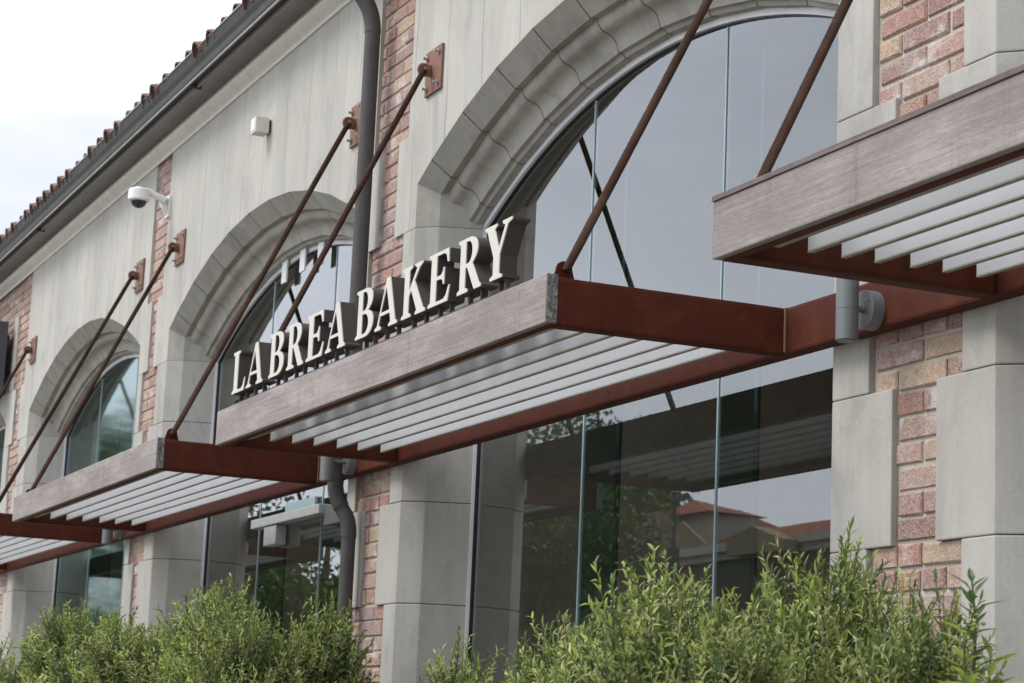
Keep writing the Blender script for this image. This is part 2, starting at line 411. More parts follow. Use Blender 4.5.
def ring(k):
    c = BAYS[k]
    def outline(r, d, a0, a1, last0, last1, n=1, du=0.):
        u = inset(d)-du; pts = []
        tm = math.asin((HS-u)/r)
        t0 = -tm if last0 else a0; t1 = tm if last1 else a1
        if last0: pts.append((c-(HS-u), d, ZI)); 
        for i in range(n+1):
            t = t0+(t1-t0)*i/n; pts.append((c+r*math.sin(t), d, CZ+r*math.cos(t)))
        if last1: pts.append((c+(HS-u), d, ZI))
        return pts
    st = .0941; g = .0008
    edges = [-9]+[q*st for q in (-4.5, -3.5, -2.5, -1.5, -.5, .5, 1.5, 2.5, 3.5, 4.5)]+[9]
    for j in range(11):
        f0, f1 = j == 0, j == 10
        b = MB(); prev = None
        rows = [outline(r, d, edges[j]+g, edges[j+1]-g, f0, f1) for r, d in PROF]
        n = len(rows[0]); v = [p for r_ in rows for p in r_]; f = []
        for q in range(len(rows)-1):
            for i in range(n-1): f.append((q*n+i, q*n+i+1, (q+1)*n+i+1, (q+1)*n+i))
        b.add(v, f)
        o = b.build('voussoir', M['ring'], bld)
    b = MB()        # solid backing behind the ring so that the joints read dark
    rows = [outline(r+.014, d, -9, 9, True, True, 60, .014) for r, d in PROF]
    n = len(rows[0]); v = [p for r_ in rows for p in r_]
    b.add(v, [(q*n+i, q*n+i+1, (q+1)*n+i+1, (q+1)*n+i) for q in range(len(rows)-1) for i in range(n-1)])
    b.build('arch_backing', M['jointdark'], bld)
def inner_sheet(k):
    c = BAYS[k]; b = MB(); lo = c-3.3; hi = c+3.3; h = 2.27; r = 5.12; n = 30; y = .44
    xs = [c-h+2*h*i/n for i in range(n+1)]
    for a, d in zip(xs, xs[1:]): b.add([(a, y, arch_z(a-c, r)), (d, y, arch_z(d-c, r)), (d, y, 7.), (a, y, 7.)], [(0, 1, 2, 3)])
    for x0, x1 in ((lo, c-h), (c+h, hi)): b.add([(x0, y, 0), (x1, y, 0), (x1, y, 7.), (x0, y, 7.)], [(0, 1, 2, 3)])
    b.build('inner_lining', M['inner'], bld)
for k in range(0, 5):
    if k < 4: wall_panel(k)
    ring(k); inner_sheet(k)
# last bay is mostly behind the near canopy: give it its own panel
b = MB()
c = BAYS[4]; xs = [c-HS]+[c+5.42*math.sin(q*.0941) for q in (-4.5, -3.5, -2.5, -1.5, -.5, .5, 1.5, 2.5, 3.5, 4.5)]+[c+HS]
for a, d in zip(xs, xs[1:]): b.add([(a, 0, arch_z(a-c, 5.42)), (d, 0, arch_z(d-c, 5.42)), (d, 0, 6.98), (a, 0, 6.98)], [(0, 1, 2, 3)])
b.add([(-6.665, 0, ZI), (c-HS, 0, ZI), (c-HS, 0, 6.98), (-6.665, 0, 6.98)], [(0, 1, 2, 3)])
b.add([(c+HS, 0, 0), (1.5, 0, 0), (1.5, 0, 6.98), (c+HS, 0, 6.98)], [(0, 1, 2, 3)])
b.build('wall_panel', M['panel'], bld)
# interior
b = MB(); b.add([(-31, 8, -.02), (3, 8, -.02), (3, 8, 7), (-31, 8, 7)], [(0, 1, 2, 3)])
b.add([(-31, .45, 5.9), (3, .45, 5.9), (3, 8, 5.9), (-31, 8, 5.9)], [(0, 1, 2, 3)])
b.add([(-31, .45, 0), (-31, 8, 0), (-31, 8, 7), (-31, .45, 7)], [(0, 1, 2, 3)]); b.add([(3, .0, 0), (3, 8, 0), (3, 8, 7), (3, .0, 7)], [(0, 1, 2, 3)])
b.add([(-31, 0, 6.97), (3, 0, 6.97), (3, 8, 6.97), (-31, 8, 6.97)], [(0, 1, 2, 3)])
for x in (-24.5, -18.5, -12.5, -6.5): b.box(x-.05, x+.05, .45, 8, 0, 5.9)
b.build('interior_wall', M['inner'], bld)
b = MB(); b.box(-31, 3, .45, 8, -.1, .02); b.build('interior_floor', M['innerfloor'], bld)

# --- windows: frame > pane, glazing joint, fin, patch fitting
def window(k):
    c = BAYS[k]; b = MB()
    def ol(r, u, n=40):
        tm = math.asin((HS-u)/r)
        return [(c-(HS-u), 0.)] + [(c+r*math.sin(-tm+2*tm*i/n), CZ+r*math.cos(-tm+2*tm*i/n)) for i in range(n+1)] + [(c+(HS-u), 0.)]
    o1, o2 = ol(5.112, .200), ol(5.072, .2105)
    n = len(o1)
    ys = (.380, .43)
    v = [(p[0], ys[0], p[1]) for p in o1]+[(p[0], ys[0], p[1]) for p in o2]+[(p[0], ys[1], p[1]) for p in o2]+[(p[0], ys[1], p[1]) for p in o1]
    f = []
    for i in range(n-1):
        for q in range(4): f.append((q*n+i, q*n+i+1, ((q+1) % 4)*n+i+1, ((q+1) % 4)*n+i))
    b.add(v, f)
    fr = b.build('window', M['frame'], bld)
    # thin black gasket inside the frame
    g = MB(); o3, o4 = ol(5.071, .211), ol(5.064, .2165)
    v = [(p[0], y, p[1]) for y, o in ((.40, o3), (.40, o4), (.425, o4), (.425, o3)) for p in o]
    g.add(v, f); g.build('gasket', M['dark'], fr)
    xs0 = [c-2.235, c-.755, c+.755, c+2.235]
    for x0, x1 in zip(xs0, xs0[1:]):
        n2 = 16; top = [(x0+(x1-x0)*i/n2) for i in range(n2+1)]
        poly = [(x0+.008 if x == x0 else (x1-.008 if x == x1 else x), arch_z(x-c, 5.064)) for x in top]
        p = MB(); pts = [(x0+.008, .02)]+poly+[(x1-.008, .02)]
        p.add([(x, .412, z) for x, z in pts], [tuple(range(len(pts)))]); p.build('pane', M['glass_tinted'] if k <= 1 else M['glass'], fr)
    for x in xs0[1:3]:
        j = MB(); zt = arch_z(x-c, 5.062); j.box(x-.0065, x+.0065, .407, .424, 0, zt); j.build('glazing_joint', M['joint'], fr)
        j = MB(); j.box(x-.010, x+.010, .43, .62, 0, zt-.02); j.build('glass_fin', M['fin'], fr)
        j = MB(); j.box(x-.016, x+.016, .621, .640, 0, zt-.02); j.build('fin_edge', M['findark'], fr)
    if k == 2:
        for x in (-16.25, -15.80, -15.37):
            z = arch_z(x-c, 5.066)-.04
            q = MB(); q.box(x-.06, x+.06, .350, .364, z-.10, z+.10); q.build('patch_fitting', M['frame'], fr)
    return fr
for k in range(5): window(k)

# --- eaves: soffit, cove trim, roof
b = MB(); b.box(-31, 3, -.225, .3, 6.905, 6.94); b.box(-31, 3, -.24, -.225, 6.86, 7.0); b.build('soffit', M['soffit'], bld)
b = MB(); pts = []
for i in range(9):
    a = math.pi/2*i/8; pts.append((-.005-.085*math.sin(a), 6.79+.085*(1-math.cos(a))))
pts = [(-.002, 6.70)]+[(-.014, 6.70), (-.018, 6.725)]+[(-.03-.075*math.sin(math.pi*i/8)*.9, 6.735+.125*i/8) for i in range(9)]+[(-.03, 6.903), (-.002, 6.903)]
b.prism(pts, -31, 3, axis='x'); b.build('cove_trim', M['cream'], bld)
b = MB()
sl = math.atan(.36); tp = .34
x = -31.0
def roofpt(x, s, h): return (x, -.19+s*math.cos(sl)-h*math.sin(sl), 7.022+s*math.sin(sl)+h*math.cos(sl))
b.add([roofpt(-31, 0, 0), roofpt(3, 0, 0), roofpt(3, 7, 0), roofpt(-31, 7, 0)], [(0, 1, 2, 3)])
b.add([roofpt(-31, 0, -.04), roofpt(3, 0, -.04), roofpt(3, 0, 0), roofpt(-31, 0, 0)], [(0, 1, 2, 3)])
while x < 3:
    jit = rnd.uniform(-.015, .015)
    for row in range(12):
        s0 = -.13+row*.42+rnd.uniform(-.03, .025); s1 = s0+.46; lift = rnd.uniform(0, .012)
        seg = 8; v = []
        for (s, rr, base) in ((s0, .108, .028), (s1, .095, .0), (s0, .090, .028), (s1, .078, .0)):
            for i in range(seg+1):
                a = math.pi*i/seg; v.append(roofpt(x+jit+rr*math.cos(a), s, base+lift+.03+rr*math.sin(a)))
        n = seg+1
        f = [(i, i+1, n+i+1, n+i) for i in range(seg)]+[(2*n+i, 3*n+i, 3*n+i+1, 2*n+i+1) for i in range(seg)]+[(i, 2*n+i, 2*n+i+1, i+1) for i in range(seg)]
        b.add(v, f, 0, None, False)
    x += tp
b.build('tiled_roof', M['tile'], bld)

# --- gutter
g = empty('gutter', (-14, -.5, 6.8)); tag(g, 'long dark grey metal eaves gutter with pale lips below the roof tiles', 'gutter')
b = MB(); P_ = [(y, z+.105) for y, z in [(-.458, 6.79), (-.545, 6.775), (-.553, 6.80), (-.548, 6.86), (-.565, 6.90), (-.578, 6.985), (-.560, 6.985), (-.56, 6.97), (-.458, 6.965)]]
b.prism([(y+0.235, z) for y, z in P_], -31, 3, axis='x'); b.build('trough', M['gutter'], g)
b = MB(); b.box(-31, 3, -.317, -.303, 6.867, 6.879); b.build('lower_lip', M['gutlip'], g)
b = MB(); b.box(-31, 3, -.351, -.337, 7.093, 7.105); b.build('upper_lip', M['gutlip'], g)
for x in (-29, -23.2, -17.1, -11): 
    b = MB(); b.box(x-.012, x+.012, -.30, -.2, 6.85, 6.90); b.build('bracket', M['gutter'], g)

# --- downpipe on the pier between the two middle windows
d = empty('downpipe', (-13.17, -.1, 0)); tag(d, 'dark bronze rain downpipe with elbows running down the pier beside the sign', 'downpipe')
def curve(p0, p1, p2, n=8): 
    p0, p1, p2 = map(Vector, (p0, p1, p2)); return [p0*(1-t)**2+p1*2*t*(1-t)+p2*t*t for t in [i/n for i in range(n+1)]]
b = MB(); pts = curve((-13.25, -.28, 6.74), (-13.24, -.28, 6.60), (-13.21, -.20, 6.50), 6)+curve((-13.20, -.19, 6.48), (-13.17, -.11, 6.38), (-13.17, -.105, 6.22), 8)
pts = [Vector((-13.25, -.28, 6.92))]+pts
b.tube(pts, .056, 20); b.build('top_elbow', M['pipe'], d)
b = MB(); b.tube([(-13.17, -.105, 6.23), (-13.17, -.105, 3.78)]+curve((-13.17, -.105, 3.76), (-13.17, -.105, 3.70), (-13.20, -.15, 3.62))+curve((-13.21, -.155, 3.60), (-13.22, -.165, 3.56), (-13.22, -.165, 3.5))+[(-13.22, -.165, 3.20)], .053, 20); b.build('upper_pipe', M['pipe'], d)
b = MB(); pts = curve((-13.22, -.165, 3.21), (-13.22, -.165, 3.13), (-13.19, -.125, 3.05), 20)+curve((-13.175, -.11, 3.015), (-13.15, -.08, 2.97), (-13.15, -.08, 2.86), 6)
rad = [.051+(.004 if i % 2 else -.003) for i in range(21)]+[.050]*7
b.tube(pts, rad, 20); b.build('lower_elbow', M['pipe'], d)
b = MB(); b.tube([(-13.15, -.08, 2.87), (-13.15, -.08, .05)], .046, 20); b.build('lower_pipe', M['pipe'], d)
for z in (2.0,):
    b = MB(); b.box(-13.235, -13.105, -.05, .0, z-.015, z+.015); b.tube([(-13.17, -.105, z-.015), (-13.17, -.105, z+.015)], .060, 20)
    b.tube([(-13.25, -.06, z), (-13.22, -.06, z)], .008, 8); b.build('strap', M['pipe'], d)

# --- long beam carrying the canopies
tb = MB(); tb.box(-31, 2, -.0895, -.004, 3.263, 3.462)
o = tb.build('support_beam', M['oxide'], bevel=.012); tag(o, 'long dark red steel beam running along the facade behind all the canopies', 'beam')

# --- canopies
def canopy(k):
    ox = ORG[k]; root = empty('canopy', (ox+1.9, -.6, 3.37))
    xl, xr = ox-.429, ox+4.21
    b = MB(); b.box(xl, xr, -1.2014, -1.150, 3.268, 3.47)
    fb = b.build('fascia_board', M['wood'], root, bevel=.005)
    if k == 3:
        b = MB(); b.box(xl-.001, xr, -1.207, -1.1, 3.4715, 3.489); b.build('cap_strip', M['wood_dark'], fb)
    b = MB(); b.box(xr+.0005, xr+.004, -1.199, -1.152, 3.271, 3.467); b.build('end_grain', M['endgrain'], fb)
    # flashing / drip edge under the board
    b = MB(); b.box(xl+.03, xr-.01, -1.172, -1.145, 3.260, 3.2675); b.build('drip_strip', M['oxide'], fb)
    for x0, x1 in ((xl+.004, xl+.10), (xr-.10, xr-.004)):
        b = MB(); b.box(x0, x1, -1.1495, -.091, 3.2632, 3.4618); b.build('end_beam', M['oxide'], root, bevel=.014)
    for xw in (xl+.004, xr-.004):
        b = MB(); b.tube([(xw, -.0925, 3.27+.0127*i) for i in range(16)], [.0045+.0025*rnd.random() for i in range(16)], 8); b.build('weld', M['plate'], root)
    for y in (-1.052, -.916, -.780, -.645, -.500, -.366, -.221):
        b = MB(); a = .012; z0, z1 = 3.300, 3.40
        dz = rnd.uniform(-.0015, .0015); xe = xl+.160+rnd.uniform(-.004, .004)
        b.prism([(y, z0+dz+.0061), (y+.010, z0+dz+.0061), (y+.010, z1), (y, z1)], xe, xr-.103, axis='x')
        b.prism([(y-.002, z0+dz), (y+.020, z0+dz), (y+.020, z0+dz+.006), (y-.002, z0+dz+.006)], xe, xr-.103, 1, axis='x')
        b.build('louvre_blade', [M['blade'], M['bladelip']], root)
    b = MB(); b.box(xl+.101, xr-.101, -1.149, -1.118, 3.285, 3.455); b.build('back_channel', M['oxide'], root)
    for xb, xt in ((ox-.335, ox-.2455+(.11 if k == 1 else 0)), (ox+4.150, ox+4.365+(.11 if k == 0 else 0))):
        p0 = Vector((xb, -1.085, 3.515)); p1 = Vector((xt, -.075, 5.725))
        dd = (p1-p0).normalized()
        b = MB(); b.tube([p0-dd*.015, p0+dd*.10, p0+dd*.10, p1-dd*.05, p1], [.017, .0185, .0185, .0185, .017], 14)
        rod = b.build('tie_rod', M['rod'], root)
        # lower lug: rounded plate standing on the canopy, pin through the rod end
        for dx in (-.036,):
            b = MB(); pl = [(-1.135, 3.4635), (-1.035, 3.4635)]+[(-1.085+.036*math.cos(a_), 3.512+.036*math.sin(a_)) for a_ in [math.pi*i/10 for i in range(11)]]
            b.prism(pl, xb+dx, xb+dx+.010, axis='x'); b.build('lug', M['oxide'], rod)
        b = MB(); b.tube([(xb-.042, -1.085, 3.515), (xb+.030, -1.085, 3.515)], .011, 8); b.build('pin', M['rod'], rod)
        pb = MB(); pb.box(xt-.135, xt+.135, -.018, -.001, 5.725-.145, 5.725+.145)
        pp = pb.build('mounting_plate', M['plate'], rod, bevel=.003)
        for sx in (-.095, .095):
            for sz in (-.1, .1):
                b = MB(); b.tube([(xt+sx, -.030, 5.725+sz), (xt+sx, -.0185, 5.725+sz)], .019, 6); b.tube([(xt+sx, -.052, 5.725+sz), (xt+sx, -.03, 5.725+sz)], .0095, 8)
                b.build('bolt', M['zinc'], rod)
        b = MB()
        for dx in (-.030,): b.prism([(-.018, 5.685), (-.018, 5.765)]+[(-.070+.030*math.cos(a_), 5.725+.030*math.sin(a_)) for a_ in [math.pi/2+math.pi*i/8 for i in range(9)]], xt+dx, xt+dx+.010, axis='x')
        b.tube([(xt-.040, -.072, 5.725), (xt+.034, -.072, 5.725)], .012, 8); b.tube([(xt-.018, -.072+.038*math.cos(a_), 5.725+.038*math.sin(a_)) for a_ in [math.pi*i/6 for i in range(13)]], .009, 6)
        b.build('eye_lug', M['plate'], rod, bevel=.001)
    return root
LAB = {3: 'nearest slatted canopy with a weathered timber edge, cut off by the right frame edge',
       2: 'slatted canopy with weathered timber edge carrying the raised white shop letters',
       1: 'slatted canopy with weathered timber edge and two tie rods, just left of the lettered one',
       0: 'farthest slatted canopy, a corner of it showing at the left frame edge'}
for k in range(4): tag(canopy(k), LAB[k], 'canopy', 'slatted canopies hung along the facade')

# --- the raised letters
def arcp(cx, cy, rx, ry, a0, a1, n=10): return [(cx+rx*math.cos(R(a0+(a1-a0)*i/n)), cy+ry*math.sin(R(a0+(a1-a0)*i/n))) for i in range(n+1)]
G = {}
G['L'] = (.95, [[(0, 0), (.90, 0), (.97, .30), (.92, .30), (.82, .12), (.70, .065), (.42, .065), (.38, .10), (.38, .91), (.50, .95), (.50, 1), (0, 1), (0, .95), (.12, .91), (.12, .09), (0, .05)]])
G['A'] = (1.28, [[(0, 0), (.36, 0), (.36, .045), (.23, .09), (.285, .27), (.845, .27), (.91, .09), (.80, .045), (.80, 0), (1.28, 0), (1.28, .045), (1.17, .09), (.79, 1.0), (.60, 1.0), (.13, .09), (0, .045)], [(.31, .335), (.82, .335), (.60, .83)]])
G['B'] = (1.04, [[(0, 0)]+arcp(.60, .27, .44, .27, -90, 75)+arcp(.56, .765, .40, .235, -55, 90)+[(0, 1), (0, .95), (.11, .91), (.11, .09), (0, .05)],
                 [(.37, .065)]+arcp(.50, .27, .26, .205, -90, 90)+[(.37, .475)], [(.37, .545)]+arcp(.48, .74, .20, .195, -90, 90)+[(.37, .935)]])
G['R'] = (1.12, [[(0, 0), (.50, 0), (.50, .05), (.37, .09), (.37, .455), (.45, .455), (.82, 0), (1.14, 0), (1.14, .045), (1.05, .09), (.70, .50)]+arcp(.54, .75, .40, .25, -50, 90)+[(0, 1), (0, .95), (.11, .91), (.11, .09), (0, .05)],
                 [(.37, .525)]+arcp(.48, .73, .20, .205, -90, 90)+[(.37, .935)]])
G['E'] = (1.03, [[(0, 0), (.94, 0), (1.03, .29), (.97, .29), (.86, .12), (.74, .065), (.37, .065), (.37, .47), (.58, .47), (.67, .43), (.70, .35), (.75, .35), (.75, .67), (.70, .67), (.67, .59), (.58, .54), (.37, .54), (.37, .935), (.72, .935), (.83, .89), (.89, .74), (.95, .74), (.93, 1), (0, 1), (0, .95), (.11, .91), (.11, .09), (0, .05)]])
G['K'] = (1.25, [[(0, 0), (.50, 0), (.50, .05), (.37, .09), (.37, .41), (.48, .52), (.82, .08), (.74, .045), (.74, 0), (1.27, 0), (1.27, .045), (1.15, .09), (.65, .68), (.90, .90), (1.06, .955), (1.06, 1), (.66, 1), (.66, .955), (.77, .91), (.37, .52), (.37, .91), (.50, .95), (.50, 1), (0, 1), (0, .95), (.11, .91), (.11, .09), (0, .05)]])
G['Y'] = (1.16, [[(.28, 0), (.80, 0), (.80, .05), (.67, .09), (.67, .42), (.98, .91), (1.16, .955), (1.16, 1), (.76, 1), (.76, .955), (.87, .91), (.63, .54), (.42, .91), (.52, .955), (.52, 1), (0, 1), (0, .955), (.11, .91), (.41, .41), (.41, .09), (.28, .05)]])
def glyph(name, ch, x0, w, z0, h, y0, y1, mat, parent):
    gw, loops = G[ch]
    cu = bpy.data.curves.new('tmp', 'CURVE'); cu.dimensions = '2D'; cu.fill_mode = 'BOTH'; cu.extrude = (y1-y0)/2
    for lp in loops:
        sp = cu.splines.new('POLY'); sp.points.add(len(lp)-1); sp.use_cyclic_u = True
        for i, (u, v_) in enumerate(lp): sp.points[i].co = (u/gw*w, v_*h, 0, 1)
    ob = bpy.data.objects.new('tmp', cu); COL.objects.link(ob)
    dg = bpy.context.evaluated_depsgraph_get(); me = bpy.data.meshes.new_from_object(ob.evaluated_get(dg))
    COL.objects.unlink(ob); bpy.data.objects.remove(ob)
    me.transform(Matrix.Translation((x0, (y0+y1)/2, z0)) @ Matrix.Rotation(math.pi/2, 4, 'X'))
    me.materials.clear(); me.materials.append(mat); me.name = name
    for p in me.polygons: p.use_smooth = False
    o = bpy.data.objects.new(name, me); COL.objects.link(o); o.parent = parent
    w_ = Vector((0, 0, 0)); q = parent
    while q: w_ += q.location; q = q.parent
    o.location = -w_
    return o
sg = empty('shop_sign', (-10.2, -1.13, 3.47)); tag(sg, 'raised ivory letters reading LA BREA BAKERY on a rail along the canopy edge', 'sign')
b = MB(); b.box(-12.27, -8.19, -1.16, -1.11, 3.485, 3.497); b.build('rail', M['bronze'], sg)
b = MB()
for x in [-12.2+.57*i for i in range(8)]: b.box(x-.02, x+.02, -1.15, -1.12, 3.4705, 3.4845)
b.build('rail_feet', M['bronze'], sg)
WORD = [('L', -12.255, .245), ('A', -11.975, .305), ('B', -11.552, .258), ('R', -11.236, .275), ('E', -10.902, .275), ('A', -10.592, .300),
        ('B', -10.137, .248), ('A', -9.858, .300), ('K', -9.50, .298), ('E', -9.162, .258), ('R', -8.812, .262), ('Y', -8.516, .288)]
for ch, x, w in WORD:
    lt = glyph('letter', ch, x, w, 3.552, .246, -1.168, -1.088, M['bronze'], sg)
    glyph('letter_face', ch, x, w, 3.552, .246, -1.1735, -1.1685, M['face'], lt)
    for fx in ((.28, .80) if ch != 'Y' else (.38, .62)):
        b = MB(); b.box(x+w*fx-.008, x+w*fx+.008, -1.145, -1.125, 3.4975, 3.552); b.build('peg', M['bronze'], lt)

# --- cylinder wall lights on the beam
def wall_light(x, yc=-.215):
    root = empty('wall_light', (x, -.09, 3.35))
    b = MB(); b.tube([(x, yc, 3.205), (x, yc, 3.2149), (x, yc, 3.325)], [.0445]*3, 28); b.tube([(x, yc, 3.327), (x, yc, 3.452)], .0445, 28); b.tube([(x, yc, 3.324), (x, yc, 3.328)], .0432, 28)
    b.tube([(x, yc, 3.200), (x, yc, 3.2045)], .037, 24)
    b.build('lamp_cylinder', M['light'], root)
    b = MB(); b.tube([(x, -.145, 3.335), (x, -.091, 3.335)], .078, 36); b.build('back_plate', M['light'], root, bevel=0)
    b = MB(); b.tube([(x, yc+.04, 3.335), (x, -.144, 3.335)], .013, 12); b.build('stem', M['light'], root)
    b = MB(); b.tube([(x+.03, -.149, 3.37), (x+.03, -.1452, 3.37)], .006, 8); b.build('screw', M['zinc'], root)
    return root
tag(wall_light(-7.12), 'grey up-and-down cylinder light on the red beam between the two nearest canopies', 'wall light', 'cylinder lights on the beam')
tag(wall_light(-13.12, -.262), 'grey cylinder light on the red beam in front of the downpipe', 'wall light', 'cylinder lights on the beam')
tag(wall_light(-19.16), 'small grey cylinder light hanging below the canopy corner farthest left', 'wall light', 'cylinder lights on the beam')

# --- dome camera
cm = empty('security_camera', (-18.66, 0, 6.2)); tag(cm, 'white dome security camera on a bracket arm fixed to the brick strip', 'camera')
b = MB(); b.box(-18.72, -18.60, -.025, .018, 6.10, 6.30); b.prism([(-.025, 6.28), (-.025, 6.12), (-.07, 6.19), (-.10, 6.27)], -18.70, -18.63, axis='x'); b.build('bracket', M['white'], cm, bevel=.006)
b = MB(); b.tube([(-18.62, -.05, 6.245), (-18.62, -.16, 6.285), (-18.62, -.20, 6.305), (-18.62, -.29, 6.315)], [.035, .028, .026, .026], 14); b.build('arm', M['white'], cm)
b = MB(); b.tube([(-18.62, -.29, 6.33), (-18.62, -.29, 6.312)], [.045, .05], 28); b.tube([(-18.62, -.29, 6.3115), (-18.62, -.29, 6.30)], [.085, .096], 28); b.tube([(-18.62, -.29, 6.2995), (-18.62, -.29, 6.215)], [.097, .097], 28); b.tube([(-18.62, -.29, 6.2145), (-18.62, -.29, 6.205)], [.095, .082], 28)
hb = b.build('housing', M['white'], cm)
b = MB(); b.tube([(-18.62, -.29, 6.2045-.062*math.sin(a)) for a in [math.pi/2*i/7 for i in range(8)]], [max(.003, .070*math.cos(math.pi/2*i/7)) for i in range(8)], 24); b.build('dome', M['black'], cm)
# --- small sensor box on the concrete
sb = MB(); sb.box(-15.81, -15.68, -.13, -.02, 6.155, 6.28); o = sb.build('sensor_box', M['cream'], bevel=.006)
tag(o, 'small pale square box fixed high on the concrete wall left of the downpipe', 'box')
b = MB(); b.box(-15.795, -15.695, -.0195, -.0005, 6.17, 6.265); q = b.build('base', M['gutter'], o)
b = MB(); b.box(-15.79, -15.70, -.134, -.1305, 6.175, 6.26); b.build('lens', M['frame'], o)
# --- slate panel at far left
ps = empty('blank_panel', (-25.8, -.1, 5.8)); tag(ps, 'dark slate blue slab mounted proud of the wall at the left frame edge', 'panel')
b = MB(); b.box(-27.8, -25.48, -.36, -.08, 5.43, 6.24); b.build('slab', M['panelsign'], ps, bevel=.006)
for z in (5.6, 6.1):
    b = MB(); b.box(-25.9, -25.8, -.08, -.0, z-.03, z+.03); b.build('bracket', M['dark'], ps)
# stone strip behind the panel
b = MB(); b.box(-25.56, -25.33, -.0, .4, 5.405, 6.3); b.build('quoin_stone', M['stone'], bld, bevel=.006)

# --- door header in the second window
dh = empty('door_header', (-15.7, .3, 3.2)); tag(dh, 'pale metal door header bar with a box beneath, against the glass behind the downpipe', 'door header')
b = MB(); b.box(-16.54, -14.90, .30, .40, 3.185, 3.255); b.build('header_bar', M['hdr'], dh, bevel=.006)
b = MB(); b.box(-16.22, -15.92, .31, .40, 3.03, 3.18); b.build('sensor', M['hdr'], dh, bevel=.01)
b = MB(); b.box(-14.899, -14.55, .34, .40, 3.10, 3.235); b.build('end_cover', M['light'], dh)
b = MB(); b.box(-15.95, -15.25, .385, .405, 3.275, 3.345); b.build('fanlight_strip', M['joint'], dh)

# ------------------------------------------------------------------ shrubs
def leaf(b, p, d, up, L, W, col, fold=.25, curl=.2):
    d = d.normalized(); side = d.cross(up); 
    if side.length < 1e-4: side = d.orthogonal()
    side.normalize(); n = side.cross(d)
    m1 = p+d*L*.38+n*L*.02; m2 = p+d*L*.72-n*L*curl*.25; t = p+d*L-n*L*curl*.6
    v = [p, m1+side*W*.5+n*W*fold, m1, m1-side*W*.5+n*W*fold, m2+side*W*.36+n*W*fold*.7, m2, m2-side*W*.36+n*W*fold*.7, t]
    b.add(v, [(0, 2, 1), (0, 3, 2), (1, 2, 5, 4), (2, 3, 6, 5), (4, 5, 7), (5, 6, 7)], 0, col)
LEAFC = [(.17, .205, .072), (.21, .245, .095), (.115, .155, .046), (.23, .26, .10), (.07, .11, .036), (.165, .205, .066), (.21, .215, .095), (.045, .078, .030)]
def shrub(name, seed, rx, ry, h, ntw, L, W):
    r = random.Random(seed)
    root = empty(name); fo = MB(); st = MB()
    base = Vector((0, 0, 0)); zc = h*.55
    lumps = [(Vector((r.uniform(-.6, .6)*rx, r.uniform(-.5, .5)*ry, zc+r.uniform(-.2, .32)*h)), r.uniform(.35, .6)) for _ in range(9)]
    for _ in range(ntw):
        c_, s_ = r.choice(lumps)
        u = Vector((r.gauss(0, 1), r.gauss(0, 1), r.gauss(.25, 1))).normalized()
        q = r.uniform(.45, 1.05)
        e = c_+Vector((u.x*rx*s_*q, u.y*ry*s_*q, u.z*h*.42*s_*q))
        if e.z < .12: continue
        d = Vector((u.x*.8+r.uniform(-.35, .35), u.y*.8+r.uniform(-.35, .35), .55+u.z*.35+r.uniform(-.25, .25))).normalized(); ln = r.uniform(.12, .26) if u.z < .55 or r.random() < .90 else r.uniform(.26, .36)
        p0 = e-d*ln*.5; bend = Vector((r.uniform(-.3, .3), r.uniform(-.3, .3), .25))
        pts = [p0+d*ln*t+bend*ln*t*t*.5 for t in (0, .25, .5, .75, 1)]
        wc = r.choice([(.16, .13, .07), (.18, .17, .08), (.12, .10, .06)])
        st.tube(pts, [.0042, .0038, .0032, .0026, .0016], 4, 0, False)
        nl = int(ln/.0095); tone = r.choice(LEAFC); g = r.uniform(.8, 1.2); ph = r.uniform(0, 6.28)
        for i in range(nl):
            t = (i+.5)/nl; k = min(3, int(t*4)); pp = pts[k].lerp(pts[k+1], t*4-k); ax = (pts[k+1]-pts[k]).normalized()
            ph += 2.4+r.uniform(-.3, .3); o1 = ax.orthogonal().normalized(); o2 = ax.cross(o1)
            rad = o1*math.cos(ph)+o2*math.sin(ph); open_ = (1.25-.65*t)+r.uniform(-.35, .45)
            dl = ax*math.cos(open_)+rad*math.sin(open_)
            lc = tone if t < .6 else (tone[0]*1.5, tone[1]*1.45, tone[2]*1.35); gg = g*r.uniform(.82, 1.2)
            leaf(fo, pp, dl, ax, L*r.uniform(.65, 1.15)*(1-.25*t), W*r.uniform(.8, 1.2), tuple(min(.6, a*gg) for a in lc), .22, r.uniform(-.1, .5))
        if r.random() < .38:       # small yellow-green flower clusters
            for _k in range(10):
                pp = pts[r.choice((2, 3, 3))]+Vector((r.uniform(-1, 1), r.uniform(-1, 1), r.uniform(-1, 1)))*.018; s2 = r.uniform(.004, .0075)
                v = [pp+Vector(a)*s2 for a in ((1, 0, 0), (0, 1, 0), (-1, 0, 0), (0, -1, 0), (0, 0, 1), (0, 0, -1))]
                fo.add(v, [(0, 1, 4), (1, 2, 4), (2, 3, 4), (3, 0, 4), (1, 0, 5), (2, 1, 5), (3, 2, 5), (0, 3, 5)], 0, (.40, .40, .17))
    for _ in range(0): pass
    for c_, s_ in lumps+[(l[0]+Vector((r.uniform(-.3, .3)*rx, r.uniform(-.3, .3)*ry, .1)), 0) for l in lumps]:
        m = Vector((c_.x*.45, c_.y*.45, c_.z*.5)); st.tube(curve((c_.x*.12, c_.y*.12, 0), m, c_, 6), [.022, .018, .015, .012, .009, .007, .004], 6, 0, False)
    fo.build('foliage', M['leaf'], root); st.build('stems', M['twig'], root)
    return root
sA = shrub('shrub', 11, .78, .58, 2.10, 3000, .056, .0125)
sB = shrub('shrub', 23, .70, .54, 2.02, 2600, .058, .0122)
sC = shrub('shrub', 37, .66, .56, 2.06, 2700, .054, .0118)
sD = shrub('shrub', 41, .10, .12, 1.86, 150, .080, .0135)
